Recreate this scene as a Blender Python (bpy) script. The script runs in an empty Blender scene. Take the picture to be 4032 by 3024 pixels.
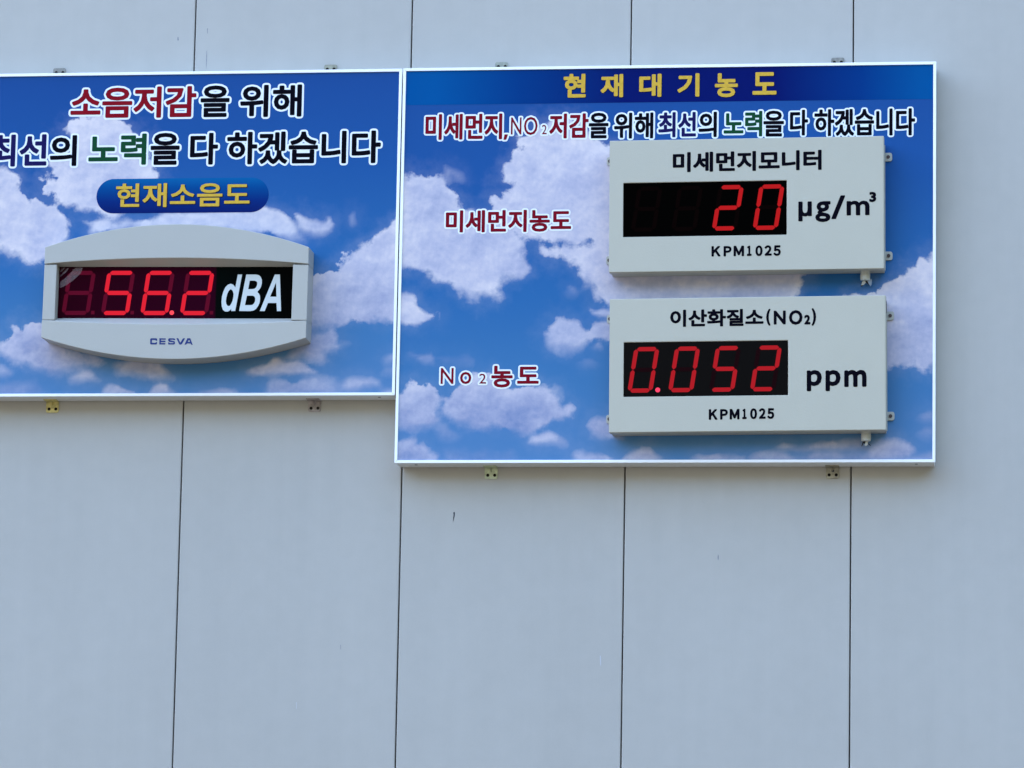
import bpy, bmesh, math, random
import numpy as np
from collections import Counter
from mathutils import Vector, Matrix
from mathutils.geometry import delaunay_2d_cdt
random.seed(7)
sc = bpy.context.scene
COL = sc.collection

# ---------------------------------------------------------------- camera
YAW, PITCH, ROLL = math.radians(7.45864), math.radians(9.79910), math.radians(1.05872)
FPX = 17810.3                      # focal length in pixels of a 4032 px wide frame
CAM = Vector((0, -10, 1.6))
_F = Vector((-math.sin(YAW)*math.cos(PITCH), math.cos(YAW)*math.cos(PITCH), math.sin(PITCH)))
_R = Vector((math.cos(YAW), math.sin(YAW), 0)); _U = _R.cross(_F)
RT = math.cos(ROLL)*_R + math.sin(ROLL)*_U
UP = -math.sin(ROLL)*_R + math.cos(ROLL)*_U
cd = bpy.data.cameras.new('camera'); cam = bpy.data.objects.new('camera', cd); COL.objects.link(cam)
m = Matrix((RT, UP, -_F)).transposed().to_4x4(); m.translation = CAM
cam.matrix_world = m
cd.sensor_width = 36; cd.lens = FPX/4032*36; cd.clip_start = .1; cd.clip_end = 2000
sc.camera = cam

# ---------------------------------------------------------------- world, sun, exposure
SUN_EL, SUN_AZ = math.radians(48), math.radians(-74)     # azimuth from +Y, negative = towards -X (behind the wall, to the left)
w = bpy.data.worlds.new("World"); sc.world = w; w.use_nodes = True
nt = w.node_tree; bg = nt.nodes['Background']
sky = nt.nodes.new('ShaderNodeTexSky'); sky.sky_type = 'NISHITA'; sky.sun_disc = False
sky.sun_elevation = SUN_EL; sky.sun_rotation = SUN_AZ; sky.air_density = 1.0; sky.dust_density = 0.6; sky.ozone_density = 1.0
nt.links.new(sky.outputs[0], bg.inputs[0]); bg.inputs[1].default_value = 0.15
sd = bpy.data.lights.new('sun', 'SUN'); sd.energy = 4.2; sd.angle = math.radians(.5); sd.color = (1, .95, .87)
so = bpy.data.objects.new('sun', sd); COL.objects.link(so)
tosun = Vector((math.sin(SUN_AZ)*math.cos(SUN_EL), math.cos(SUN_AZ)*math.cos(SUN_EL), math.sin(SUN_EL)))
so.rotation_euler = tosun.to_track_quat('Z', 'Y').to_euler(); so.location = tosun*60
sc.view_settings.view_transform = 'Standard'; sc.view_settings.look = 'None'
sc.view_settings.gamma = 1; sc.view_settings.use_curve_mapping = False
sc.view_settings.exposure = 2.85
sc.render.resolution_x = 1024; sc.render.resolution_y = 768

# ---------------------------------------------------------------- helpers
def W(px, py, d):
    """survey helper: point (x, z) of the vertical plane y = -d seen at photo pixel (px, py)"""
    v = _F*FPX + RT*(px-2016) - UP*(py-1512)
    t = (-d-CAM.y)/v.y
    p = CAM + v*t
    return Vector((p.x, p.z))
def lin(c): return tuple(((x/255)/12.92 if x <= 10 else ((x/255+.055)/1.055)**2.4) for x in c)
ILL = (0.90, 1.17, 1.58)          # colour of the open-shade light on the wall
def A(r, g, b, k=1.0):
    """paint / ink colour (albedo) of a surface that reads r,g,b in the photo's shade light"""
    return tuple(min(.9, max(.0006, x*k/i)) for x, i in zip(lin((r, g, b)), ILL))

def mat(name, col, rough=.5, spec=.3, noise=0, nscale=40, bump=0, bscale=300, metal=0, coat=0, dirt=0):
    mt = bpy.data.materials.new(name); mt.use_nodes = True
    t = mt.node_tree; N = t.nodes; L = t.links; b = N['Principled BSDF']
    b.inputs['Base Color'].default_value = (*col, 1); b.inputs['Roughness'].default_value = rough
    b.inputs['Specular IOR Level'].default_value = spec; b.inputs['Metallic'].default_value = metal
    b.inputs['Coat Weight'].default_value = coat; b.inputs['Coat Roughness'].default_value = .08
    tc = N.new('ShaderNodeTexCoord')
    if noise:
        n = N.new('ShaderNodeTexNoise'); n.inputs['Scale'].default_value = nscale; n.inputs['Detail'].default_value = 6
        L.new(tc.outputs['Object'], n.inputs['Vector'])
        r = N.new('ShaderNodeMapRange'); r.inputs['From Min'].default_value = .3; r.inputs['From Max'].default_value = .7
        r.inputs['To Min'].default_value = 1-noise; r.inputs['To Max'].default_value = 1+noise
        L.new(n.outputs[0], r.inputs[0])
        h = N.new('ShaderNodeVectorMath'); h.operation = 'SCALE'; h.inputs[0].default_value = col
        L.new(r.outputs[0], h.inputs['Scale']); L.new(h.outputs[0], b.inputs['Base Color'])
    if bump:
        n = N.new('ShaderNodeTexNoise'); n.inputs['Scale'].default_value = bscale; n.inputs['Detail'].default_value = 3
        L.new(tc.outputs['Object'], n.inputs['Vector'])
        bu = N.new('ShaderNodeBump'); bu.inputs['Strength'].default_value = bump; bu.inputs['Distance'].default_value = .001
        L.new(n.outputs[0], bu.inputs['Height']); L.new(bu.outputs[0], b.inputs['Normal'])
    return mt

def glow(name, base, em, strength):
    mt = mat(name, base, rough=.15, spec=.004)
    b = mt.node_tree.nodes['Principled BSDF']
    b.inputs['Emission Color'].default_value = (*em, 1); b.inputs['Emission Strength'].default_value = strength/2**sc.view_settings.exposure
    return mt

def tag(o, label=None, cat=None, group=None, kind=None):
    for k, v in (('label', label), ('category', cat), ('group', group), ('kind', kind)):
        if v: o[k] = v
    return o
def empty(name, loc, label, cat, group=None, rot=0):
    o = bpy.data.objects.new(name, None); COL.objects.link(o); o.location = loc; o.rotation_euler = (0, rot, 0)
    o.empty_display_size = .05
    return tag(o, label, cat, group)
def link(name, me, mats, parent=None, label=None):
    o = bpy.data.objects.new(name, me); COL.objects.link(o)
    for mm in (mats if isinstance(mats, (list, tuple)) else [mats]): me.materials.append(mm)
    if parent: o.parent = parent
    if label: o['label'] = label
    return o
def mesh(name, V, F, mi=None):
    me = bpy.data.meshes.new(name); me.from_pydata([tuple(v) for v in V], [], F)
    if mi: me.polygons.foreach_set('material_index', mi)
    me.update(); return me
def box(name, x0, x1, y0, y1, z0, z1, mats, parent=None, bev=0, label=None):
    V = [(x, y, z) for z in (z0, z1) for y in (y0, y1) for x in (x0, x1)]
    F = [(0, 2, 3, 1), (4, 5, 7, 6), (0, 1, 5, 4), (2, 6, 7, 3), (0, 4, 6, 2), (1, 3, 7, 5)]
    o = link(name, mesh(name, V, F), mats, parent, label)
    if bev: bevel(o, bev)
    return o
def bevel(o, wdt, seg=2):
    md = o.modifiers.new('bevel', 'BEVEL'); md.width = wdt; md.segments = seg; md.limit_method = 'ANGLE'; md.angle_limit = math.radians(30)
    for p in o.data.polygons: p.use_smooth = False
def prism(name, pts, y0, y1, mats, parent=None, bev=0):
    """closed outline pts [(x,z)] (counter-clockwise seen from the front) extruded from front y0 back to y1"""
    n = len(pts); V = [(x, y0, z) for x, z in pts] + [(x, y1, z) for x, z in pts]
    F = [tuple(range(n)), tuple(range(2*n-1, n-1, -1))] + [(i, i+n, (i+1) % n+n, (i+1) % n) for i in range(n)]
    o = link(name, mesh(name, V, F), mats, parent)
    if bev: bevel(o, bev)
    return o
def disc(name, x, z, r, y0, y1, mats, parent=None, n=16):
    return prism(name, [(x+r*math.cos(k*math.tau/n), z+r*math.sin(k*math.tau/n)) for k in range(n)], y0, y1, mats, parent)
def ring_plate(name, o_, h_, y0, y1, mats, parent, bev=.0015):
    """plate with a rectangular window: o_ and h_ are (x0, x1, z0, z1)"""
    def q(r, y): return [(r[0], y, r[2]), (r[1], y, r[2]), (r[1], y, r[3]), (r[0], y, r[3])]
    V = q(o_, y0)+q(h_, y0)+q(o_, y1)+q(h_, y1); F = []
    for i in range(4):
        j = (i+1) % 4
        F += [(i, j, j+4, i+4), (i+8, i+12, j+12, j+8), (i, i+8, j+8, j), (i+4, j+4, j+12, i+12)]
    o = link(name, mesh(name, V, F), mats, parent)
    if bev: bevel(o, bev)
    return o

# ---- lettering: glyph outlines, emboldened by a round pen and merged to flat print
_cache = {}
CUSTOM = {
 'C_': [[(122,290),(140,250),(175,242),(380,242),(425,265),(430,345),(390,350),(340,315),(200,315),(195,440),(345,450),(390,412),(430,425),(420,500),(400,512),(165,515),(130,490)]],
 'E_': [[(520,242),(805,248),(800,300),(590,300),(588,350),(795,350),(790,410),(590,415),(588,460),(790,458),(790,515),(530,515)]],
 'S_': [[(905,290),(925,255),(960,242),(1170,248),(1212,280),(1208,330),(1165,318),(1130,302),(980,305),(1000,335),(1165,365),(1205,395),(1208,490),(1170,515),(920,515),(908,430),(940,425),(985,460),(1150,458),(1145,425),(960,400),(915,360)]],
 'V_': [[(1265,255),(1340,255),(1440,450),(1550,260),(1640,255),(1510,500),(1460,520),(1400,512)]],
 'A2': [[(1740,252),(1865,255),(1985,535),(1930,520),(1885,470),(1740,470),(1690,515),(1625,525)], [(1795,325),(1840,325),(1860,410),(1762,410)]],
 ',,': [[(1445,395),(1505,395),(1480,470),(1470,488),(1428,488)]],
 'd_': [[(605,172),(745,172),(563,1348),(432,1348),(436,1275),(400,1320),(330,1365),(235,1365),(165,1310),(125,1200),(110,1050),(120,880),(160,720),(220,580),(300,500),(390,470),(470,500),(520,560),(540,590)],
        [(405,648),(455,690),(490,790),(488,900),(465,1020),(430,1110),(385,1180),(345,1190),(305,1175),(265,1110),(252,1030),(262,920),(285,810),(325,710),(365,662)]],
 'B_': [[(878,172),(1200,172),(1290,195),(1350,250),(1388,340),(1392,450),(1370,560),(1330,640),(1265,715),(1262,745),(1310,790),(1345,860),(1355,960),(1340,1080),(1295,1190),(1230,1280),(1160,1330),(1060,1350),(690,1350)],
        [(998,370),(1150,370),(1215,390),(1243,440),(1240,510),(1210,590),(1160,630),(1090,642),(958,645)], [(925,855),(1110,855),(1165,880),(1195,940),(1195,1020),(1165,1100),(1110,1150),(1040,1160),(872,1160)]],
 'A_': [[(1800,172),(1965,172),(2042,1350),(1910,1350),(1885,1090),(1610,1090),(1515,1350),(1355,1350)], [(1848,430),(1672,888),(1878,888)]]}
def glyphs(s):
    if s in CUSTOM:
        V = []; B = []
        for c in CUSTOM[s]:
            i = len(V); n = len(c); V += [(x*.001, -y*.001) for x, y in c]; B += [(i+k, i+(k+1) % n) for k in range(n)]
        return np.array(V), None, B
    if s in _cache: return _cache[s]
    c = bpy.data.curves.new('t', 'FONT'); c.body = s; c.resolution_u = 3
    o = bpy.data.objects.new('t', c); COL.objects.link(o); bpy.context.view_layer.update()
    me = bpy.data.meshes.new_from_object(o.evaluated_get(bpy.context.evaluated_depsgraph_get()))
    V = np.array([(v.co.x, v.co.y) for v in me.vertices]); F = [list(p.vertices) for p in me.polygons]
    ec = Counter(k for p in me.polygons for k in p.edge_keys)
    B = [k for k, n in ec.items() if n == 1]
    bpy.data.objects.remove(o); bpy.data.curves.remove(c); bpy.data.meshes.remove(me)
    _cache[s] = (V, F, B); return _cache[s]
def pen(V, F, B, r):
    """union of the filled faces with a round pen of radius r drawn along their border"""
    if r <= 0 and F is not None: return [Vector(v) for v in V], [list(f) for f in F]
    P = [Vector(v) for v in V]; E = [tuple(b_) for b_ in B]; G = []
    def add(q):
        i = len(P); n_ = len(q); P.extend(q); E.extend((i+k, i+(k+1) % n_) for k in range(n_)); G.append(np.array([tuple(v) for v in q]))
    for a, b in (B if r > 0 else ()):
        a_, b_ = P[a], P[b]; d = b_-a_
        if d.length < 1e-7: continue
        n = Vector((-d.y, d.x)).normalized()*r
        add([a_+n, a_-n, b_-n, b_+n])
    for i in (set(sum(B, ())) if r > 0 else ()):
        add([P[i]+Vector((math.cos(k*math.tau/10+.1), math.sin(k*math.tau/10+.1)))*r for k in range(10)])
    ov, oe, of, _, _, _ = delaunay_2d_cdt(P, E, [], 0, 1e-6)
    of = [f for f in of if len(f) == 3]
    O = np.array([tuple(v) for v in ov]); C = O[np.array(of)].mean(1)
    keep = np.zeros(len(C), bool)
    for a, b in B:                                           # even-odd test against the glyph outline
        p_, q_ = V[a], V[b]; c_ = (p_[1] > C[:, 1]) != (q_[1] > C[:, 1])
        if q_[1] != p_[1]: keep ^= c_ & (C[:, 0] < p_[0]+(C[:, 1]-p_[1])/(q_[1]-p_[1])*(q_[0]-p_[0]))
    for g_ in G:                                             # inside a pen stroke (all convex, counter-clockwise)
        ins = np.ones(len(C), bool)
        for k in range(len(g_)):
            e0, e1 = g_[k], g_[(k+1) % len(g_)]
            ins &= (e1[0]-e0[0])*(C[:, 1]-e0[1])-(e1[1]-e0[1])*(C[:, 0]-e0[0]) >= 0
        keep |= ins
    return ov, [list(f) for f, s in zip(of, keep) if s]
def fit(s, x0, x1, z0, z1, shear=0):
    V, F, B = glyphs(s); V = V.copy()
    if shear: V[:, 0] += V[:, 1]*shear
    lo, hi = V.min(0), V.max(0)
    V = (V-lo)/(hi-lo)*np.array([x1-x0, z1-z0])+np.array([x0, z0])
    return V, F, B
def local(root, px, py, d):
    p = W(px, py, d)-Vector((root.location.x, root.location.z))
    a = root.rotation_euler.y
    # undo the in-plane turn of the root (rotation about Y)
    return Vector((p.x*math.cos(a)-p.y*math.sin(a), p.x*math.sin(a)+p.y*math.cos(a)))
def lettering(root, name, items, d, bold, layers, label=None):
    """items: (text, material index, centre px, centre py, width px, height px[, shear]); layers: (extra radius, material index or None, lift, dx, dz)"""
    V = []; F = []; MI = []
    mats = []
    for ki, it in enumerate(items):
        s, mi, cx, cy, wp, hp = it[:6]; sh = it[6] if len(it) > 6 else 0
        bo = it[7] if len(it) > 7 else bold
        c = local(root, cx, cy, d)
        ww = (W(cx+wp/2, cy, d)-W(cx-wp/2, cy, d)).length; hh = (W(cx, cy+hp/2, d)-W(cx, cy-hp/2, d)).length
        gv, gf, gb = fit(s, c.x-ww/2+bo, c.x+ww/2-bo, c.y-hh/2+bo, c.y+hh/2-bo, sh)
        for r, lm, lift, dx, dz in layers:
            pv, pf = pen(gv, gf, gb, bo+r)
            i0 = len(V)
            V += [(p[0]+dx, -(d+lift+ki*.00002)-root.location.y, p[1]+dz) for p in pv]
            for f in pf:
                f = [i0+k for k in f]
                a, b, c_ = (Vector((V[k][0], V[k][2])) for k in f[:3])
                if (b-a).cross(c_-a) < 0: f.reverse()
                F.append(f); MI.append(mi if lm is None else lm)
    return V, F, MI

# ---------------------------------------------------------------- ground
gm = mat('added_dark_yard', (.050, .047, .043), rough=.9, spec=.1, noise=.12, nscale=.8, bump=.3, bscale=60)  # unseen yard, added dark to weaken bounce light on the undersides
g = link('ground', mesh('ground', [(-300, -300, 0), (300, -300, 0), (300, 300, 0), (-300, 300, 0)], [(0, 1, 2, 3)]), gm)
tag(g, 'unseen dark yard added in front of the panel wall to limit bounce light', kind='structure')

# unseen hillside added behind the camera to block low sky and bounce light
hm = mat('added_slope', (.175, .162, .122), rough=.95, spec=.05, noise=.5, nscale=.25)
# right flank coloured dark, and raised below, to cut light from that side
_t = hm.node_tree; _b = _t.nodes['Principled BSDF']; _src = _b.inputs['Base Color'].links[0].from_socket
_g = _t.nodes.new('ShaderNodeNewGeometry'); _s = _t.nodes.new('ShaderNodeSeparateXYZ'); _t.links.new(_g.outputs['Position'], _s.inputs[0])
_r = _t.nodes.new('ShaderNodeMapRange'); _r.inputs['From Min'].default_value = 4; _r.inputs['From Max'].default_value = 14; _t.links.new(_s.outputs['X'], _r.inputs[0])
_m = _t.nodes.new('ShaderNodeMix'); _m.data_type = 'RGBA'; _m.inputs[7].default_value = (.022, .034, .014, 1)
_t.links.new(_r.outputs[0], _m.inputs[0]); _t.links.new(_src, _m.inputs[6]); _t.links.new(_m.outputs[2], _b.inputs['Base Color'])
V = []; F = []; nx = 90
prof = [(0, 0), (6, .35), (16, .75), (34, 1.0), (60, 1.05)]
for i in range(nx+1):
    an = math.radians(-200+220*i/nx); hgt = 22+26*max(0, (i-52)/38)**.8+3.2*math.sin(i*.31)+2.1*math.sin(i*.83+1)+1.1*math.sin(i*2.1)
    for r_, k in prof: V.append((math.cos(an)*(46+r_), math.sin(an)*(40+r_)+4, -.1+k*(hgt+.9*math.sin(i*1.7+r_))))
for i in range(nx):
    for k in range(4): F.append((i*5+k, (i+1)*5+k, (i+1)*5+k+1, i*5+k+1))
tag(link('added_hills', mesh('added_hills', V, F), hm), 'unseen hillside added opposite the wall to shape its light, darker on its right flank', kind='structure')

# ---------------------------------------------------------------- panel wall
def wall_material():
    mt = bpy.data.materials.new('coated_steel'); mt.use_nodes = True
    t = mt.node_tree; N = t.nodes; L = t.links; b = N['Principled BSDF']
    b.inputs['Roughness'].default_value = .48; b.inputs['Specular IOR Level'].default_value = .35
    tc = N.new('ShaderNodeTexCoord'); oi = N.new('ShaderNodeObjectInfo')
    geo = N.new('ShaderNodeNewGeometry')
    def noise(scale, detail, vscale=None, rough=.5):
        n = N.new('ShaderNodeTexNoise'); n.inputs['Scale'].default_value = scale; n.inputs['Detail'].default_value = detail
        n.inputs['Roughness'].default_value = rough
        if vscale:
            mp = N.new('ShaderNodeMapping'); mp.inputs['Scale'].default_value = vscale
            L.new(geo.outputs['Position'], mp.inputs[0]); L.new(mp.outputs[0], n.inputs['Vector'])
        else: L.new(geo.outputs['Position'], n.inputs['Vector'])
        return n
    def rng(src, a, b_, c, d):
        r = N.new('ShaderNodeMapRange'); r.inputs['From Min'].default_value = a; r.inputs['From Max'].default_value = b_
        r.inputs['To Min'].default_value = c; r.inputs['To Max'].default_value = d; L.new(src, r.inputs[0]); return r.outputs[0]
    def mul(a, b_):
        r = N.new('ShaderNodeMath'); r.operation = 'MULTIPLY'; L.new(a, r.inputs[0]); L.new(b_, r.inputs[1]); return r.outputs[0]
    f = mul(rng(noise(2.2, 4).outputs[0], .3, .7, .972, 1.027), rng(noise(26, 5).outputs[0], .3, .7, .980, 1.018))
    f = mul(f, rng(noise(1, 5, (26, 1, .9), .6).outputs[0], .25, .75, .976, 1.016))     # faint rain streaks
    f = mul(f, rng(noise(420, 2).outputs[0], .3, .7, .985, 1.015))
    f = mul(f, rng(oi.outputs['Random'], 0, 1, .99, 1.01))
    h = N.new('ShaderNodeVectorMath'); h.operation = 'SCALE'; h.inputs[0].default_value = (.420, .400, .356)
    L.new(f, h.inputs['Scale']); L.new(h.outputs[0], b.inputs['Base Color'])
    bu = N.new('ShaderNodeBump'); bu.inputs['Strength'].default_value = .35; bu.inputs['Distance'].default_value = .004
    L.new(noise(5, 2).outputs[0], bu.inputs['Height'])
    bu2 = N.new('ShaderNodeBump'); bu2.inputs['Strength'].default_value = .12; bu2.inputs['Distance'].default_value = .0004
    L.new(noise(500, 2).outputs[0], bu2.inputs['Height']); L.new(bu.outputs[0], bu2.inputs['Normal'])
    L.new(bu2.outputs[0], b.inputs['Normal'])
    return mt
WM = wall_material()
dark = mat('joint_dark', (.012, .013, .016), rough=.9, spec=.05)
wall = empty('panel_wall', (-1.5, 0, 0), 'tall pale grey metal panel wall with thin dark vertical joints behind both sky boards', 'wall')
PIT = .50737; X1 = -2.0643; WTOP = 6.6
edges = [X1+PIT*k for k in range(-12, 15)]
pan = {}
ref = None
for k in range(len(edges)-1):
    x0, x1 = edges[k]+.0014, edges[k+1]-.0014
    if ref is None:
        hw = (x1-x0)/2
        o = box('panel', -hw, hw, 0, .05, -.0, WTOP, WM, wall); bevel(o, .0021, 2); ref = o
    else:
        o = ref.copy(); COL.objects.link(o)
    o.parent = wall; o.location = ((x0+x1)/2+1.5, random.uniform(0, .0006), 0)
    pan[k] = (o, (x0+x1)/2)
box('core', edges[0]+1.5, edges[-1]+1.5, .052, .1, 0, WTOP-.01, dark, wall)
def panel_at(x):
    return min(pan.values(), key=lambda q: abs(q[1]-x))
scr_dark = mat('scuff_dark', (.02, .022, .03), rough=.8, spec=.1)
scr_grey = mat('scuff_grey', (.23, .24, .26), rough=.7, spec=.1, noise=.2, nscale=300)
scr_pale = mat('scuff_pale', (.50, .51, .53), rough=.6, spec=.2)
def scuff(pts, mt, name='scuff'):
    P = [W(x, y, 0) for x, y in pts]; cx = sum(p.x for p in P)/len(P); o, xc = panel_at(cx)
    P = [(p.x-xc, p.y) for p in P]
    a = sum(P[i][0]*P[(i+1) % len(P)][1]-P[(i+1) % len(P)][0]*P[i][1] for i in range(len(P)))
    if a < 0: P.reverse()
    prism(name, P, -.0003, 0.0002, mt, o)
# drip shaped dark chip, grey nicks, pale scratches
scuff([(1785, 2018), (1789, 2015), (1791, 2020), (1790, 2032), (1786, 2048), (1783.5, 2056), (1784.5, 2040), (1786, 2028)], scr_dark, 'chip')
scuff([(2828, 2183), (2829.5, 2188), (2830, 2200), (2828, 2207), (2825.5, 2200), (2826, 2190)], scr_grey, 'chip')
scuff([(699, 147), (703, 146), (704, 158), (700, 161), (698.5, 155)], scr_grey, 'chip')
scuff([(813.5, 200), (815, 200), (815, 235), (813, 262), (811.5, 274), (811.8, 240)], scr_grey)
scuff([(815.5, 112), (818, 111), (818, 130), (816.5, 133)], scr_grey)
scuff([(2362, 2580), (2365.5, 2583), (2366.5, 2610), (2366, 2625), (2363, 2615), (2362.5, 2598)], scr_pale)
scuff([(1166, 2765), (1168, 2765), (1168.5, 2790), (1166.5, 2792)], scr_pale)
scuff([(1340, 2540), (1342, 2538), (1342.5, 2556), (1341, 2558)], scr_grey)

# ---------------------------------------------------------------- sky prints
def crop(ox, oy, s): return lambda pts: [(ox+u*s, oy+v*s) for u, v in pts]
R1 = crop(1550, 400, .51225); R2 = crop(1550, 1000, .51225); R4 = crop(3400, 850, .6026); R5 = crop(2350, 1650, .6103)
R6 = crop(0, 400, .42194); R7 = crop(1000, 780, .4823); R8 = crop(0, 1100, .5424)
# (outline, softness m, opacity, brightness at top, brightness at bottom)
CLOUD_R = [
 (R1([(40,585),(130,580),(200,545),(300,545),(380,570),(420,640),(490,690),(530,770),(535,830),(620,850),(740,840),(880,900),(960,1060),(1010,1150),(1035,1230),(1045,1290),(1020,1330),(960,1355),(890,1345),(830,1400),(800,1440),(815,1500),(770,1500),(640,1520),(560,1500),(480,1440),(380,1400),(270,1340),(150,1325),(80,1290),(20,1250)]), .005, 1, .62, .60),
 (R1([(955,270),(1020,255),(1100,170),(1200,150),(1350,130),(1500,240),(1600,300),(1660,330),(1800,360),(3300,1000),(3200,1337),(3161,1376),(3123,1425),(3045,1580),(2700,1850),(2000,1900),(1760,1760),(1700,1600),(1620,1550),(1540,1500),(1520,1440),(1480,1380),(1440,1320),(1450,1300),(1440,1240),(1340,1240),(1280,1200),(1230,1240),(1220,1200),(1160,1190),(1130,1120),(1200,1130),(1300,1105),(1380,1110),(1420,1125),(1500,1110),(1510,1075),(1440,1090),(1370,1085),(1300,1070),(1200,1075),(1080,1050),(970,1035),(880,980),(800,900),(765,810),(755,755),(820,730),(850,690),(895,690),(900,640),(840,630),(790,605),(830,550),(860,490),(905,450),(930,390),(1010,345),(985,320)]), .004, 1, .70, .52),
 (R4([(20,490),(35,480),(100,465),(160,430),(230,390),(300,345),(350,325),(370,290),(420,280),(450,215),(520,180),(520,1000),(380,1000),(250,1005),(160,1010),(60,1000),(-200,960),(-200,600)]), .005, 1, .74, .38),
 (R4([(370,1310),(420,1285),(500,1280),(500,1340),(400,1335)]), .008, .7, .4, .35),
 (R4([(370,1420),(400,1385),(500,1375),(500,1435),(390,1435)]), .008, .6, .35, .35),
 (R4([(-60,1560),(0,1535),(30,1500),(80,1490),(150,1465),(230,1460),(300,1480),(340,1510),(345,1545),(300,1590),(-60,1640)]), .007, .95, .55, .1),
 (R4([(300,1575),(380,1560),(500,1540),(500,1660),(200,1660)]), .008, .8, .45, .3),
 (R5([(150,260),(190,235),(230,210),(290,180),(340,185),(370,215),(410,250),(400,300),(150,300)]), .007, .95, .55, .3),
 (R5([(620,250),(650,230),(720,230),(780,220),(850,235),(950,240),(980,300),(620,300)]), .008, .85, .45, .2),
 (R5([(980,250),(1050,210),(1130,200),(1200,210),(1280,240),(1330,300),(980,300)]), .009, .8, .4, .15),
 (R5([(1150,185),(1200,150),(1240,165),(1300,185),(1350,170),(1430,150),(1520,130),(1560,145),(1700,130),(1760,180),(1800,220),(1600,215),(1500,205),(1350,215),(1200,195)]), .009, .8, .6, .4),
 (R5([(1280,250),(1400,205),(1600,200),(1900,210),(2050,240),(2170,300),(1280,300)]), .012, .75, .25, .1),
 (R2([(20,305),(100,310),(150,330),(175,380),(220,420),(280,440),(330,460),(320,500),(240,520),(150,545),(80,540),(10,520)]), .005, .97, .68, .5),
 (R2([(325,430),(360,440),(365,490),(340,520),(345,470)]), .008, .4, .6, .5),
 (R2([(1120,600),(1180,590),(1190,550),(1240,530),(1240,490),(1300,480),(1360,490),(1410,510),(1450,560),(1500,570),(1520,520),(1600,510),(1760,520),(1760,650),(1560,650),(1500,680),(1440,720),(1380,740),(1280,740),(1210,700),(1180,650)]), .007, .88, .5, .5),
 (R2([(1500,420),(1560,430),(1600,415),(1760,430),(1760,500),(1600,490),(1530,470)]), .006, .85, .55, .45),
 (R2([(1350,255),(1390,265),(1395,295),(1370,290)]), .008, .5, .6, .5), (R2([(1460,240),(1500,235),(1500,258),(1470,258)]), .006, .6, .7, .6),
 (R2([(1550,690),(1580,670),(1600,720),(1550,720)]), .008, .55, .5, .5),
 (R2([(130,770),(200,780),(290,765),(320,800),(310,850),(230,840),(180,810)]), .014, .5, .3, .3),
 (R2([(350,800),(500,820),(560,790),(610,820),(600,850),(400,830)]), .014, .35, .3, .2),
 (R2([(1470,820),(1530,815),(1530,830),(1480,835)]), .008, .4, .4, .4),
 (R2([(-20,1090),(60,1060),(85,980),(130,965),(155,1000),(200,995),(290,990),(340,1030),(350,1080),(370,1130),(360,1180),(330,1230),(340,1290),(250,1330),(150,1340),(-20,1340)]), .006, .95, .62, .18),
 (R2([(370,1130),(440,1100),(440,1040),(480,1005),(560,990),(600,910),(680,900),(740,920),(800,1000),(900,1030),(1000,1010),(1130,1010),(1190,1040),(1250,1050),(1290,1110),(1290,1180),(1345,1165),(1350,1240),(1310,1280),(1230,1300),(1200,1330),(1100,1360),(1000,1375),(850,1365),(700,1340),(560,1340),(480,1310),(430,1260),(370,1220)]), .006, .97, .66, .02),
 (R2([(1230,1060),(1240,1010),(1280,1030),(1270,1070)]), .008, .6, .5, .5),
 (R2([(1040,1450),(1060,1400),(1130,1370),(1180,1345),(1240,1360),(1270,1400),(1320,1440),(1320,1465),(1200,1450),(1100,1460)]), .006, .95, .7, .45),
 (R2([(1480,1330),(1500,1280),(1560,1255),(1650,1260),(1780,1300),(1760,1420),(1600,1420),(1520,1400)]), .007, .85, .45, .35),
 (R2([(-10,1430),(100,1430),(170,1430),(180,1460),(220,1450),(270,1500),(260,1530),(340,1550),(340,1640),(-10,1640)]), .006, .9, .62, .0),
 (R2([(1380,1540),(1410,1510),(1450,1500),(1480,1530),(1520,1520),(1600,1540),(1700,1570),(1600,1640),(1400,1640)]), .008, .8, .5, .3),
 (R2([(330,1340),(360,1310),(400,1310),(420,1360),(470,1390),(430,1410),(380,1390)]), .009, .7, .4, .3),
 (R2([(380,1640),(400,1520),(600,1540),(700,1500),(760,1550),(900,1530),(920,1640)]), .016, .5, .15, .05),
 (R1([(390,490),(440,520),(520,560),(530,600),(490,590),(440,560),(430,620),(390,590)]), .010, .55, .5, .5),
]
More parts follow.
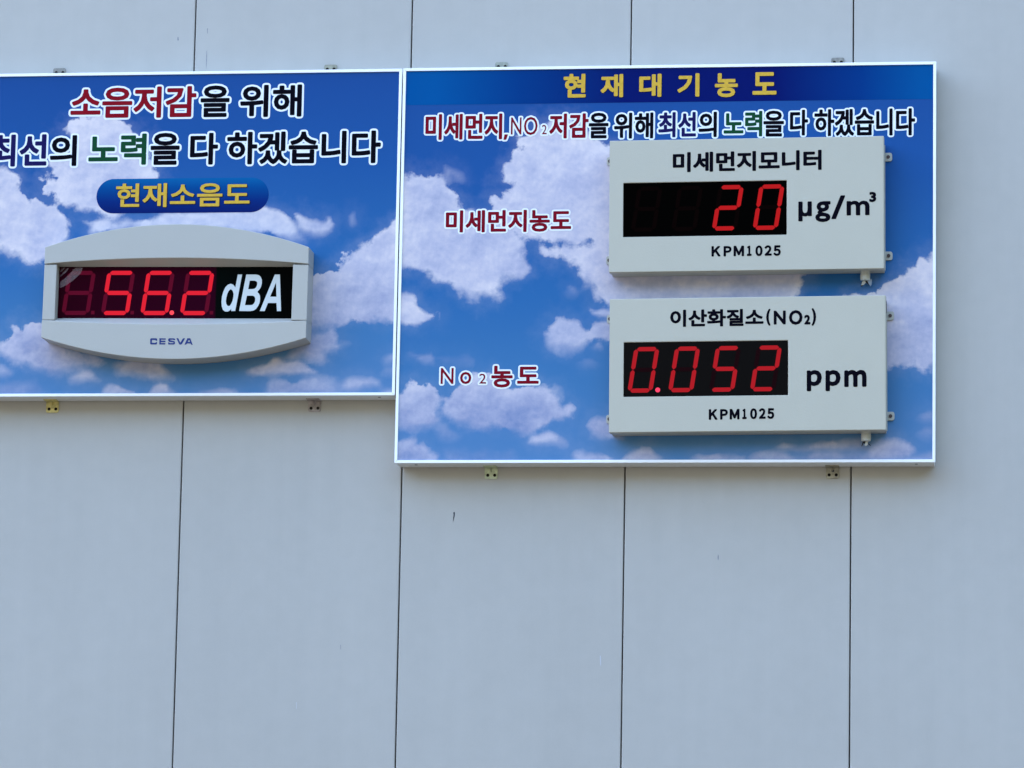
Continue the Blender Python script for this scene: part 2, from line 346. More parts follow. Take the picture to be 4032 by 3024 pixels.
CLOUD_L = [
 (R6([(-60,560),(40,590),(80,650),(150,680),(180,740),(190,830),(260,900),(290,915),(330,895),(400,900),(450,960),(520,1000),(590,1060),(640,1140),(655,1240),(640,1300),(500,1400),(400,1500),(330,1520),(240,1505),(180,1460),(80,1430),(0,1390),(-60,1370)]), .005, 1, .62, .66),
 (R6([(600,260),(630,190),(700,170),(760,150),(860,130),(950,90),(1060,120),(1090,180),(1160,215),(1210,240),(1240,290),(1380,320),(1420,400),(1370,560),(1400,600),(1380,640),(1480,670),(1510,710),(1500,760),(1300,900),(1050,1100),(950,1050),(850,1045),(750,1030),(600,1010),(540,930),(500,900),(430,900),(380,870),(400,820),(400,740),(470,700),(540,720),(500,660),(540,620),(470,600),(470,500),(640,540),(660,340),(620,300)]), .004, 1, .72, .66),
 (R6([(760,1110),(870,1110),(1000,1080),(1050,1130),(1200,1100),(1450,1095),(1500,1040),(2100,1000)])+R7([(80,80),(160,95),(230,100),(270,150),(320,190),(340,220),(370,250),(400,340),(340,350),(100,290),(0,290)])+R6([(2000,1200),(1500,1180),(1200,1185),(850,1220),(830,1160)]), .006, .9, .78, .58),
 (R7([(325,130),(370,130),(420,160),(500,170),(580,190),(600,155),(630,155),(640,195),(655,210),(635,275),(560,290),(470,300),(400,290),(350,240),(350,180)]), .005, .88, .66, .5),
 (R7([(400,620),(560,600),(690,600),(700,540),(735,500),(735,460),(830,420),(880,395),(960,360),(1050,310),(1080,265),(1130,255),(1130,220),(1220,160),(1220,1000),(1050,990),(900,1000),(780,1010),(700,1040),(600,1070),(480,1090),(300,1000)]), .005, 1, .72, .34),
 (R7([(350,1100),(540,1085),(640,1085),(670,1130),(680,1190),(710,1215),(650,1240),(590,1270),(600,1340),(530,1360),(440,1340),(400,1300),(250,1310),(350,1200)]), .008, .88, .45, .25),
 (R7([(0,1400),(50,1370),(120,1350),(150,1300),(200,1300),(260,1330),(380,1330),(440,1370),(500,1410),(520,1440),(400,1435),(250,1440),(130,1450),(0,1440),(-50,1420)]), .006, .92, .68, .45),
 (R7([(110,1510),(160,1480),(330,1500),(480,1455),(600,1460),(660,1490),(700,1530),(700,1640),(100,1640)]), .011, .75, .5, .2),
 (R7([(700,1520),(760,1480),(850,1465),(960,1470),(1020,1500),(1020,1530),(900,1540),(800,1580),(700,1570)]), .007, .85, .6, .35),
 (R7([(780,150),(820,120),(815,200),(800,205)]), .008, .5, .6, .6), (R7([(710,1165),(775,1175),(740,1185)]), .009, .5, .5, .5),
 (R7([(1065,1310),(1110,1280),(1200,1280),(1200,1340),(1080,1335)]), .009, .65, .5, .4), (R7([(1070,1410),(1140,1380),(1200,1380),(1200,1430)]), .009, .6, .4, .4),
 (R7([(1040,1580),(1110,1560),(1200,1555),(1200,1640),(1040,1640)]), .009, .7, .5, .4),
 (R8([(-40,480),(20,460),(50,400),(90,380),(80,345),(110,335),(150,360),(180,315),(240,305),(300,310),(420,450),(560,540),(700,580),(740,590),(600,650),(560,670),(400,670),(200,640),(60,590),(20,550),(-40,540)]), .007, .95, .62, .22),
 (R8([(510,720),(540,680),(600,645),(660,655),(690,700),(720,735),(600,740),(520,740)]), .006, .92, .62, .4),
 (R8([(845,610),(900,600),(1000,560),(1150,600),(1220,670),(1250,720),(1100,730),(950,700),(860,690)]), .009, .8, .5, .45),
 (R8([(750,790),(790,765),(850,770),(900,790),(980,810),(990,870),(740,870)]), .008, .8, .5, .35),
 (R8([(1060,830),(1110,780),(1160,750),(1210,755),(1240,790),(1270,870),(1060,870)]), .007, .85, .55, .35),
 (R8([(1450,825),(1600,785),(1700,800),(1740,870),(1450,870)]), .009, .65, .45, .35),
 (R8([(-40,610),(30,625),(80,680),(40,695),(-40,690)]), .008, .8, .5, .4),
 (R8([(-40,770),(100,760),(250,760),(290,800),(280,870),(-40,870)]), .014, .6, .2, .1),
]
def signed_distance(P, poly):
    n = len(poly); d2 = np.full(len(P), 1e9); ins = np.zeros(len(P), bool)
    for i in range(n):
        a = poly[i]; b = poly[(i+1) % n]; e = b-a; w_ = P-a
        t = np.clip((w_@e)/max(e@e, 1e-12), 0, 1); q = w_-t[:, None]*e
        d2 = np.minimum(d2, (q*q).sum(1))
        c = (a[1] > P[:, 1]) != (b[1] > P[:, 1])
        with np.errstate(divide='ignore', invalid='ignore'):
            xi = a[0]+(P[:, 1]-a[1])/(b[1]-a[1])*(b[0]-a[0])
        ins ^= c & (P[:, 0] < xi)
    d = np.sqrt(d2); return np.where(ins, d, -d)
PRINT_Y = .067
def sky_print(root, x0, x1, z0, z1, clouds, material, step=.006):
    nx = int((x1-x0)/step)+1; nz = int((z1-z0)/step)+1
    xs = np.linspace(x0, x1, nx); zs = np.linspace(z0, z1, nz); X, Z = np.meshgrid(xs, zs)
    P = np.stack([X.ravel(), Z.ravel()], 1)
    # soft union of all outlines: weights favour the outline whose edge is nearest outside / deepest inside
    ws = np.full(len(P), 1e-12); D = np.zeros(len(P)); S = np.zeros(len(P)); O = np.zeros(len(P)); M = np.zeros(len(P)); Bn = np.zeros(len(P)); Bw = np.full(len(P), 1e-6)
    sd_ = []
    for outline, s, op, bt, bb in clouds:
        poly = np.array([tuple(W(x, y, PRINT_Y)) for x, y in outline])
        d = signed_distance(P, poly); h = np.clip((P[:, 1]-poly[:, 1].min())/(poly[:, 1].max()-poly[:, 1].min()), 0, 1)
        sd_.append((d, s*(1+1.5*(1-h)**2), op, min(1.0, max(.14, d.max()/.055))))
        wt = 1/(1+np.exp(-np.clip(d/.012, -30, 30))); Bn += wt*(bb+.10+(bt+.04-bb-.10)*h**.7); Bw += wt
    top = np.max([q[0] for q in sd_], 0)
    for d, s, op, am in sd_:
        wt = np.exp(np.clip((d-top)/.006, -40, 0)); ws += wt; D += wt*d; S += wt*s; O += wt*op; M += wt*am
    D, S, O, M = D/ws, S/ws, O/ws, M/ws
    V = [(x-root.location.x, -PRINT_Y-root.location.y, z-root.location.z) for x, z in P]
    F = [(j*nx+i, j*nx+i+1, (j+1)*nx+i+1, (j+1)*nx+i) for j in range(nz-1) for i in range(nx-1)]
    me = mesh('sky_print', V, F)
    for nme, arr in (('cloud_dist', D), ('cloud_soft', S), ('cloud_op', O), ('cloud_amp', M), ('cloud_tone', Bn/Bw)):
        a = me.attributes.new(nme, 'FLOAT', 'POINT'); a.data.foreach_set('value', arr.astype(np.float32))
    return link('sky_print', me, material, root)

def print_material(ztop, zbot):
    mt = bpy.data.materials.new('sky_vinyl'); mt.use_nodes = True
    t = mt.node_tree; N = t.nodes; L = t.links; b = N['Principled BSDF']
    b.inputs['Roughness'].default_value = .38; b.inputs['Specular IOR Level'].default_value = .05
    geo = N.new('ShaderNodeNewGeometry'); pos = geo.outputs['Position']
    def attr(n): a = N.new('ShaderNodeAttribute'); a.attribute_name = n; return a.outputs['Fac']
    def math_(op, a, b_=None, c=None, clamp=False):
        r = N.new('ShaderNodeMath'); r.operation = op; r.use_clamp = clamp
        for i, v in enumerate((a, b_, c)):
            if v is None: continue
            if isinstance(v, (int, float)): r.inputs[i].default_value = v
            else: L.new(v, r.inputs[i])
        return r.outputs[0]
    def noise(scale, detail=8, rough=.6, off=0, sq=(1, 1, 1)):
        mp = N.new('ShaderNodeMapping'); mp.inputs['Location'].default_value = (off, off*.7, off*1.3); mp.inputs['Scale'].default_value = sq
        L.new(pos, mp.inputs[0])
        n = N.new('ShaderNodeTexNoise'); n.inputs['Scale'].default_value = scale; n.inputs['Detail'].default_value = detail; n.inputs['Roughness'].default_value = rough
        L.new(mp.outputs[0], n.inputs['Vector']); return math_('SUBTRACT', n.outputs[0], .5)
    def ramp(src, stops):
        r = N.new('ShaderNodeValToRGB'); L.new(src, r.inputs[0]); e = r.color_ramp.elements
        while len(e) < len(stops): e.new(.5)
        for el, (p_, c) in zip(e, stops): el.position = p_; el.color = (*c, 1)
        return r.outputs[0]
    def mix(f, a, b_):
        r = N.new('ShaderNodeMix'); r.data_type = 'RGBA'; L.new(f, r.inputs[0]); L.new(a, r.inputs[6]); L.new(b_, r.inputs[7]); return r.outputs[2]
    sep = N.new('ShaderNodeSeparateXYZ'); L.new(pos, sep.inputs[0])
    h = N.new('ShaderNodeMapRange'); h.inputs['From Min'].default_value = ztop; h.inputs['From Max'].default_value = zbot; L.new(sep.outputs['Z'], h.inputs[0])
    hh = math_('ADD', h.outputs[0], math_('MULTIPLY', noise(4, 2, .5, 3), .06))
    base = ramp(hh, [(0, A(24, 76, 162)), (.28, A(28, 88, 174)), (.58, A(42, 108, 187)), (.8, A(62, 124, 195)), (1, A(78, 134, 204))])
    # cloud cover from the traced outlines, edges broken up by fractal noise
    n1 = math_('MULTIPLY', noise(24, 3, .5, 0), .055)
    n2 = math_('MULTIPLY', noise(75, 6, .64, 5), .022)
    D = math_('ADD', attr('cloud_dist'), math_('MULTIPLY', attr('cloud_amp'), math_('ADD', n1, n2)))
    Sf = attr('cloud_soft')
    wv = N.new('ShaderNodeMapRange'); wv.inputs['From Min'].default_value = -.14; wv.inputs['From Max'].default_value = .16; wv.inputs['To Min'].default_value = .8; wv.inputs['To Max'].default_value = 4.6
    L.new(noise(9, 4, .6, 12), wv.inputs[0])
    q = math_('DIVIDE', D, math_('MULTIPLY', Sf, wv.outputs[0]))
    q = math_('ADD', q, .45, clamp=True)
    sm = N.new('ShaderNodeMapRange'); sm.interpolation_type = 'SMOOTHSTEP'; L.new(q, sm.inputs[0])
    dens = math_('MULTIPLY', sm.outputs[0], attr('cloud_op'))
    # thin veil round the clouds
    veil = N.new('ShaderNodeMapRange'); veil.inputs['From Min'].default_value = -.045; veil.inputs['From Max'].default_value = .02; veil.inputs['To Max'].default_value = .12; veil.interpolation_type = 'SMOOTHSTEP'
    L.new(math_('ADD', D, math_('MULTIPLY', noise(40, 6, .6, 9), .06)), veil.inputs[0])
    dens = math_('MAXIMUM', dens, math_('MULTIPLY', veil.outputs[0], attr('cloud_op')))
    tone = math_('ADD', attr('cloud_tone'), math_('MULTIPLY', noise(12, 7, .6, 2), .85))
    tone = math_('ADD', tone, math_('MULTIPLY', noise(50, 6, .6, 4, (1, 1, 1.3)), .28))
    def nz(off):
        mp = N.new('ShaderNodeMapping'); mp.inputs['Location'].default_value = off; L.new(pos, mp.inputs[0])
        n = N.new('ShaderNodeTexNoise'); n.inputs['Scale'].default_value = 26; n.inputs['Detail'].default_value = 6; n.inputs['Roughness'].default_value = .58; L.new(mp.outputs[0], n.inputs['Vector']); return n.outputs[0]
    tone = math_('ADD', tone, math_('MULTIPLY', math_('SUBTRACT', nz((0, 0, 0)), nz((-.004, 0, .009))), .5))
    rim = math_('POWER', 2.718, math_('MULTIPLY', math_('MAXIMUM', D, 0.0), -22.0))
    tone = math_('ADD', tone, math_('MULTIPLY', rim, .16))
    cloud = ramp(tone, [(0, A(92, 126, 194)), (.25, A(120, 148, 208)), (.5, A(152, 172, 222)), (.7, A(175, 192, 235)), (1, A(208, 221, 250))])
    col = mix(dens, base, cloud)
    gr = math_('ADD', 1.0, math_('MULTIPLY', noise(700, 2, .5, 1), .12))     # print grain
    gr = math_('MULTIPLY', gr, math_('ADD', 1.0, math_('MULTIPLY', noise(1.6, 3, .5, 8), .06)))
    s = N.new('ShaderNodeVectorMath'); s.operation = 'SCALE'; L.new(col, s.inputs[0]); L.new(gr, s.inputs['Scale'])
    L.new(s.outputs[0], b.inputs['Base Color'])
    bu = N.new('ShaderNodeBump'); bu.inputs['Strength'].default_value = .08; bu.inputs['Distance'].default_value = .002
    L.new(noise(5, 2, .5, 6), bu.inputs['Height']); L.new(bu.outputs[0], b.inputs['Normal'])
    return mt

def gradient_material(name, axis, stops, a, b_, rough=.35):
    mt = mat(name, (1, 1, 1), rough=rough, spec=.02); t = mt.node_tree; N = t.nodes; L = t.links
    geo = N.new('ShaderNodeNewGeometry'); sep = N.new('ShaderNodeSeparateXYZ'); L.new(geo.outputs['Position'], sep.inputs[0])
    r = N.new('ShaderNodeMapRange'); r.inputs['From Min'].default_value = a; r.inputs['From Max'].default_value = b_; L.new(sep.outputs[axis], r.inputs[0])
    cr = N.new('ShaderNodeValToRGB'); L.new(r.outputs[0], cr.inputs[0]); e = cr.color_ramp.elements
    while len(e) < len(stops): e.new(.5)
    for el, (p_, c) in zip(e, stops): el.position = p_; el.color = (*c, 1)
    L.new(cr.outputs[0], N['Principled BSDF'].inputs['Base Color']); return mt

frame_m = mat('white_aluminium_trim', (.90, .90, .88), rough=.35, spec=.5, noise=.02, nscale=60)
case_m = mat('sign_case_paint', (.72, .72, .68), rough=.5, spec=.3, noise=.04, nscale=50)
screw_m = mat('screw_dark', (.05, .05, .055), rough=.5, spec=.4, noise=.2, nscale=300)
hole_m = mat('hole_dark', (.015, .012, .010), rough=.9, spec=.05)
white_i = mat('white_ink', (.80, .82, .80), rough=.4, spec=.04)
red_i = mat('crimson_ink', A(124, 10, 34), rough=.4, spec=.04, noise=.08, nscale=60)
wine_i = mat('wine_ink', A(114, 8, 36), rough=.4, spec=.04, noise=.08, nscale=60)
black_i = mat('black_ink', (.0016, .0014, .005), rough=.4, spec=.02)
navy_i = mat('navy_ink', A(22, 22, 92), rough=.4, spec=.04)
green_i = mat('green_ink', A(16, 72, 50), rough=.4, spec=.04)
gold_i = mat('gold_ink', A(196, 176, 74), rough=.35, spec=.06, noise=.1, nscale=120)
shade_i = mat('dark_blue_ink', A(24, 34, 60), rough=.4, spec=.04)
INKS = [red_i, black_i, navy_i, green_i, white_i, gold_i, shade_i, wine_i]
RED, BLK, NAV, GRN, WHT, GLD, SHD, WINE = range(8)

def bracket(root, pxc, up, z_edge, tint, holes=2, rust=0):
    """small pressed angle bracket: a leaf on the wall with screw holes and a leaf under / over the sign case"""
    c = W(pxc, 200 if up else 1860, 0).x-root.location.x
    ry = root.location.y; zz = z_edge-root.location.z; s = 1 if up else -1
    hw = .0148; h = .0285 if up else .0262
    mt = mat('zinc', tint, rough=.38, spec=.5, metal=.12, noise=.35, nscale=90, bump=.3, bscale=160)
    pts = []
    r = .004
    prof = [(-hw, 0), (hw, 0)]
    for cx, a0 in ((hw-r, 0), (-hw+r, 90)):
        prof += [(cx+r*math.cos(math.radians(a0+k*22.5)), h-r+r*math.sin(math.radians(a0+k*22.5))) for k in range(5)]
    P = [(c+x, zz+s*z) for x, z in prof]
    if s < 0: P.reverse()
    o = prism('bracket', P, -.0028-ry, -.0002-ry, mt, root); bevel(o, .0005)
    # second leaf, running out under the case, and the pressed gusset
    bm = bmesh.new(); bm.from_mesh(o.data)
    z0, z1 = sorted((zz-s*.0006, zz+s*.0016))
    def addbox(x0, x1, y0, y1, z0, z1):
        v = [bm.verts.new((x, y, z)) for z in (z0, z1) for y in (y0, y1) for x in (x0, x1)]
        for f in ((0, 2, 3, 1), (4, 5, 7, 6), (0, 1, 5, 4), (2, 6, 7, 3), (0, 4, 6, 2), (1, 3, 7, 5)): bm.faces.new([v[i] for i in f])
    addbox(c-hw, c+hw, -.032-ry, -.0029-ry, z0, z1)
    g_ = [bm.verts.new((c+x, y-ry, zz+s*z)) for x, y, z in ((-.004, -.0029, .0018), (.004, -.0029, .0018), (0, -.0029, .0125), (0, -.0125, .0018))]
    for f in ((0, 1, 3), (1, 2, 3), (2, 0, 3)): bm.faces.new([g_[i] for i in f])
    bmesh.ops.recalc_face_normals(bm, faces=bm.faces); bm.to_mesh(o.data); bm.free()
    for k, dx in enumerate((-.0075, .0082)):
        disc('hole', c+dx, zz+s*.0178, .0036, -.0031-ry, -.0029-ry, hole_m, o)
    if holes == 3: disc('screw', c+.0008, zz+s*.0088, .0032, -.0046-ry, -.0030-ry, screw_m, o)
    return o

def sign_board(name, x0, x1, z0, z1, clouds, label, group=None):
    root = empty(name, ((x0+x1)/2, -.01, z0), label, 'sign board', group)
    ox, oy, oz = root.location; T = .0066; D = .070
    box('case', x0+.0030-ox, x1-.0030-ox, -.064-oy, -.0035-oy, z0+.0002-oz, z1-.001-oz, case_m, root, bev=.001)
    e = .00015
    rails = [[(x0, z0), (x1, z0), (x1-T, z0+T), (x0+T, z0+T)], [(x1, z0), (x1, z1), (x1-T, z1-T), (x1-T, z0+T)],
             [(x1, z1), (x0, z1), (x0+T, z1-T), (x1-T, z1-T)], [(x0, z1), (x0, z0), (x0+T, z0+T), (x0+T, z1-T)]]
    for r in rails:
        c = sum((Vector(p) for p in r), Vector((0, 0)))/4
        vert = abs(r[0][0]-r[1][0]) < 1e-6
        P = [(p[0]-ox, p[1]+((e if p[1] < c.y else -e) if vert else 0)-oz) if vert else (p[0]+(e if p[0] < c.x else -e)-ox, p[1]-oz) for p in r]
        prism('frame_rail', P, -D-oy, -.0642-oy, frame_m, root, bev=.0006)
    pm = print_material(z1, z0)
    sky_print(root, x0+T*.8, x1-T*.8, z0+T*.8, z1-T*.8, clouds, pm)
    return root

ZL0, ZL1, XL1 = 3.3051, 4.0611, -1.5661
XL0 = XL1-1.205
ZR0, ZR1, XR0, XR1 = 3.1504, 4.0620, -1.5635, -.3520
SL = sign_board('sign_board', XL0, XL1, ZL0, ZL1, CLOUD_L, 'left sky-print sign board about noise, with the curved grey decibel display mounted on it', 'sky-print sign boards on the panel wall')
SR = sign_board('sign_board', XR0, XR1, ZR0, ZR1, CLOUD_R, 'right, taller sky-print sign board with a dark blue title band and two monitor boxes', 'sky-print sign boards on the panel wall')

# brackets
yel = (.54, .46, .17); gry = (.30, .26, .24); grn = (.45, .49, .32); brn = (.29, .27, .20)
for px, t_, h in ((198, yel, 2), (1232, gry, 2)): bracket(SL, px, False, ZL0, t_, h)
for px, t_, h in ((1934.5, grn, 2), (3278.5, brn, 3)): bracket(SR, px, False, ZR0, t_, h)
drk = (.20, .19, .16)
for px, t_ in ((238, drk), (1304, (.26, .25, .18))): bracket(SL, px, True, ZL1, t_)
for px, t_ in ((1977, (.27, .28, .22)), (3299, drk)): bracket(SR, px, True, ZR1, t_)

# small screws under and beside the cases
def under_screw(root, px, py, z):
    p = W(px, py, .045); ox, oy, oz = root.location; r = .0034
    V = [(p.x-ox+r*math.cos(k*math.tau/12), -.043-oy+r*math.sin(k*math.tau/12), z+dz-oz) for dz in (.001, -.0004) for k in range(12)]
    F = [tuple(range(11, -1, -1)), tuple(range(12, 24))]+[(k, (k+1) % 12, (k+1) % 12+12, k+12) for k in range(12)]
    link('screw', mesh('screw', V, F), screw_m, root)
under_screw(SL, 1493, 1569, ZL0); under_screw(SR, 1638, 1834, ZR0); under_screw(SR, 3608, 1831, ZR0)
def side_screw(root, py, x):
    z = W(3690, py, .04).y; ox, oy, oz = root.location; r = .0034
    V = [(x-.003+dx-ox, -.04-oy+r*math.cos(k*math.tau/12), z-oz+r*math.sin(k*math.tau/12)) for dx in (0, .0018) for k in range(12)]
    F = [tuple(range(11, -1, -1)), tuple(range(12, 24))]+[(k, (k+1) % 12, (k+1) % 12+12, k+12) for k in range(12)]
    link('screw', mesh('screw', V, F), screw_m, root)
side_screw(SR, 328, XR1); side_screw(SR, 1752, XR1)

# ---------------------------------------------------------------- sign lettering
def add_lettering(root, items, d, bold, layers, label=None, name='lettering'):
    V, F, MI = lettering(root, name, items, d, bold, layers)
    used = sorted(set(MI)); mp = {u: i for i, u in enumerate(used)}
    V = [(v[0], v[1], v[2]) for v in V]
    return link(name, mesh(name, V, F, [mp[x] for x in MI]), [INKS[u] for u in used], root, label)
def ca(u, v): return u/1.3825, 200+v/1.3825
def cb(u, v): return 1500+u/1.8433, 200+v/1.8433
def cc(u, v): return 2300+u/1.5151, 200+v/1.5151
def ce(u, v): return 2300+u/1.5151, 1050+v/1.5151
def cg(u, v): return 1500+u/1.843, 1000+v/1.843
def it(conv, s, text, ink, u0, u1, v0, v1, *rest):
    cx, cy = conv((u0+u1)/2, (v0+v1)/2); return (text, ink, cx, cy, (u1-u0)/s, (v1-v0)/s, *rest)
OUT = [(.0046, WHT, .0003, 0, 0), (0, None, .0007, 0, 0)]
OUT2 = [(.0039, WHT, .0003, 0, 0), (0, None, .0007, 0, 0)]
PY = PRINT_Y
a_ = 1.3825
add_lettering(SL, [it(ca, a_, '소음저감', RED, 385, 1068, 196, 366), it(ca, a_, '을', BLK, 1092, 1250, 189, 361), it(ca, a_, '위해', BLK, 1308, 1643, 185, 360)], PY, .0023, OUT, 'first line of the noise board, white-edged Hangul')
add_lettering(SL, [it(ca, a_, '최선', NAV, -58, 255, 456, 630), it(ca, a_, '의', BLK, 273, 418, 460, 628), it(ca, a_, '노력', GRN, 483, 797, 452, 622), it(ca, a_, '을', BLK, 820, 978, 447, 621), it(ca, a_, '다', BLK, 1035, 1187, 447, 620), it(ca, a_, '하겠습니다', BLK, 1235, 2072, 438, 616)], PY, .0023, OUT, 'second line of the noise board, white-edged Hangul')
# pill badge
def pill(root, px0, px1, py0, py1, d, mt):
    c0 = W(px0, (py0+py1)/2, d); c1 = W(px1, (py0+py1)/2, d); zt = W((px0+px1)/2, py0, d).y; zb = W((px0+px1)/2, py1, d).y
    ox, oy, oz = root.location; r = (zt-zb)/2; zc = (zt+zb)/2
    P = [(c1.x-r+r*math.cos(math.radians(-90+k*9))-ox, zc+r*math.sin(math.radians(-90+k*9))-oz) for k in range(21)]
    P += [(c0.x+r+r*math.cos(math.radians(90+k*9))-ox, zc+r*math.sin(math.radians(90+k*9))-oz) for k in range(21)]
    return zb, zt, prism('badge', P, -d-.0004-oy, -d-.0001-oy, mt, root)
zb_, zt_ = W(719, 838, PY).y, W(719, 702, PY).y
pm_ = gradient_material('badge_blue', 'Z', [(0, A(8, 30, 110)), (.35, A(6, 44, 132)), (.75, A(4, 76, 160)), (1, A(10, 98, 178))], zb_, zt_)
pill(SL, 380, 1058, 702, 838, PY, pm_)
GLAY = [(.0006, SHD, .0008, .0014, -.0014), (0, None, .0012, 0, 0)]
add_lettering(SL, [it(ca, a_, '현재소음도', GLD, 631, 1359, 720, 850)], PY, .0013, GLAY, 'gold heading on the blue pill badge')
# right board: title band
ox, oy, oz = SR.location
zb2 = W(2640, 402, PY).y
bx0, bx1 = XR0+.0064, XR1-.0064
bm_ = gradient_material('band_blue', 'X', [(0, A(0, 84, 170)), (.06, A(0, 86, 172)), (.22, A(2, 60, 146)), (.42, A(4, 24, 112)), (.70, A(4, 22, 110)), (.86, A(2, 56, 144)), (.97, A(0, 84, 168)), (1, A(0, 84, 168))], XR0, XR1)
box('title_band', bx0-ox, bx1-ox, -PY-.0003-oy, -PY-.0001-oy, zb2-oz, ZR1-.0064-oz, bm_, SR)
hd = [it(cb, 1.8433, '현', GLD, 1325, 1487, 168, 340), it(cb, 1.8433, '재', GLD, 1595, 1758, 170, 338), it(cb, 1.8433, '대', GLD, 1875, 2036, 168, 335),
      it(cc, 1.5151, '기', GLD, 557, 688, 135, 274), it(cc, 1.5151, '농', GLD, 780, 917, 134, 277), it(cc, 1.5151, '도', GLD, 1005, 1148, 128, 262)]
for h_ in hd: add_lettering(SR, [h_], PY, .0020, [(.0007, SHD, .0007, .0006, -.0006), (0, None, .0011, 0, 0)], 'gold title letter on the dark blue band', name='letter')
b_ = 1.8433; c_ = 1.5151
add_lettering(SR, [it(cb, b_, '미세먼지', WINE, 323, 880, 458, 645), (',,', WINE, 1660+1466/4.424, 440+442/4.424, 77/4.424, 94/4.424, 0, .0003),
    it(cb, b_, 'N', WINE, 944, 1020, 484, 608, 0, .0002), it(cb, b_, 'O', WINE, 1038, 1137, 480, 612, 0, .0002), it(cb, b_, '2', WINE, 1168, 1204, 538, 606, 0, .0001),
    it(cb, b_, '저감', WINE, 1222, 1507, 455, 636), it(cb, b_, '을', BLK, 1508, 1652, 450, 636), it(cb, b_, '위해', BLK, 1692, 1977, 449, 637),
    it(cc, c_, '최선', NAV, 443, 668, 366, 516), it(cc, c_, '의', BLK, 683, 792, 364, 515), it(cc, c_, '노력', GRN, 833, 1063, 360, 512), it(cc, c_, '을', BLK, 1070, 1192, 357, 512),
    it(cc, c_, '다', BLK, 1228, 1336, 352, 506), it(cc, c_, '하겠습니다', BLK, 1373, 1974, 346, 508)], PY, .0017, OUT2, 'long line under the title band, white-edged lettering')
add_lettering(SR, [it(cb, b_, '미세먼지농도', WINE, 470, 1380, 1155, 1316)], PY, .0017, OUT2, 'crimson fine dust caption')
g_s = 1.843
add_lettering(SR, [it(cg, g_s, 'N', WINE, 434, 527, 828, 943, 0, .0004), it(cg, g_s, 'o', WINE, 574, 656, 856, 944, 0, .0005), it(cg, g_s, '2', WINE, 714, 763, 869, 941, 0, .0002),
    it(cg, g_s, '농', WINE, 801, 956, 811, 969), it(cg, g_s, '도', WINE, 989, 1146, 818, 942)], PY, .0017, OUT2, 'crimson nitrogen dioxide caption')

# ---------------------------------------------------------------- seven-segment digits
SEG = {'0': 'abcdef', '1': 'bc', '2': 'abged', '3': 'abgcd', '4': 'fgbc', '5': 'afgcd', '6': 'afgedc', '7': 'abc', '8': 'abcdefg', '9': 'abcdfg', ' ': ''}
def digit(name, parent, ch, x, z, w_, h, t, slant, y, lit, off, dot=None, dotm=None, extra=None):
    """x, z: lower-left corner; t: bar thickness"""
    V = []; F = []; MI = []
    def P(u, v): return (x+u+slant*v, y, z+v)
    g = t*.055; c = t*.5
    def bar(a, b, li):
        (x0, z0), (x1, z1) = a, b; d = Vector((x1-x0, z1-z0)).normalized(); n = Vector((-d.y, d.x))
        a = Vector(a)+d*g; b = Vector(b)-d*g
        pts = [a, a+d*c*.35-n*c*.55, a+d*c*.95-n*c, b-d*c*.95-n*c, b-d*c*.35-n*c*.55, b, b-d*c*.35+n*c*.55, b-d*c*.95+n*c, a+d*c*.95+n*c, a+d*c*.35+n*c*.55]
        i = len(V); V.extend(P(p.x, p.y) for p in pts); F.append(tuple(range(i, i+10))); MI.append(0 if li else 1)
    l, r, b0, m_, t0 = c, w_-c, c, h/2, h-c
    S = {'a': ((l, t0), (r, t0)), 'g': ((l, m_), (r, m_)), 'd': ((l, b0), (r, b0)), 'f': ((l, m_), (l, t0)), 'b': ((r, m_), (r, t0)), 'e': ((l, b0), (l, m_)), 'c': ((r, b0), (r, m_))}
    for k, (a, b) in S.items():
        if a[0] != b[0]: a, b = (a[0]+c*.25, a[1]), (b[0]-c*.25, b[1])
        bar(a, b, k in SEG[ch])
    mats = [lit, off]
    if dot is not None:
        du, dv, dr, on = dot; i = len(V); n = 16 if on else 4
        for k in range(n):
            an = k*math.tau/n+(math.pi/4 if n == 4 else 0)
            V.append((x+du+dr*math.cos(an), y-.0002, z+dv+dr*math.sin(an)))
        F.append(tuple(range(i, i+n))); MI.append(2 if on else 1); mats = mats+[dotm or lit]
    # all faces towards the viewer (-y)
    for k, f in enumerate(F):
        a, b, c3 = (Vector((V[q][0], V[q][2])) for q in f[:3])
        if (b-a).cross(c3-a) < 0: F[k] = tuple(reversed(f))
    return link(name, mesh(name, V, F, MI), mats, parent)

# ---------------------------------------------------------------- air monitors (two boxes on the right board)
mon_m = mat('monitor_cream_paint', (.462, .432, .335), rough=.42, spec=.35, noise=.015, nscale=9, bump=.25, bscale=500)
mon_b = mat('monitor_body_paint', (.42, .41, .345), rough=.45, spec=.3, noise=.03, nscale=20, bump=.2, bscale=500)
gland_m = mat('gland_plastic', (.50, .51, .46), rough=.35, spec=.4)
scr_m = mat('screen_black', (.0006, .0006, .0006), rough=.08, spec=.004)
scr2_m = mat('screen_smoky', (.0030, .0028, .0032), rough=.06, spec=.022)
wire_k = mat('wire_black', (.006, .006, .008), rough=.5)
wire_w = mat('wire_sheath_torn', (.24, .29, .36), rough=.4)
led_k1 = glow('led_red_lit', (.02, .003, .003), lin((182, 22, 26)), 1)
led_o1 = glow('led_off_dark', (.0016, .0008, .0008), (.1, .01, .01), .01)
led_k2 = glow('led_red_lit_pale', (.02, .003, .003), lin((172, 24, 34)), 1)
led_o2 = glow('led_off_wine', (.009, .0022, .003), (.1, .01, .02), .02)
dot_on = glow('led_dot_bright', (.02, .003, .003), (1, .06, .14), 1.2)
MD = PRINT_Y+.0632               # front of the monitors
def kpm(conv, s_, rows):
    return [(ch, BLK, *(conv((a+b)/2, (c0+c1)/2)), (b-a)/s_, (c1-c0)/s_, 0, .0015) for ch, a, b, c0, c1 in rows]
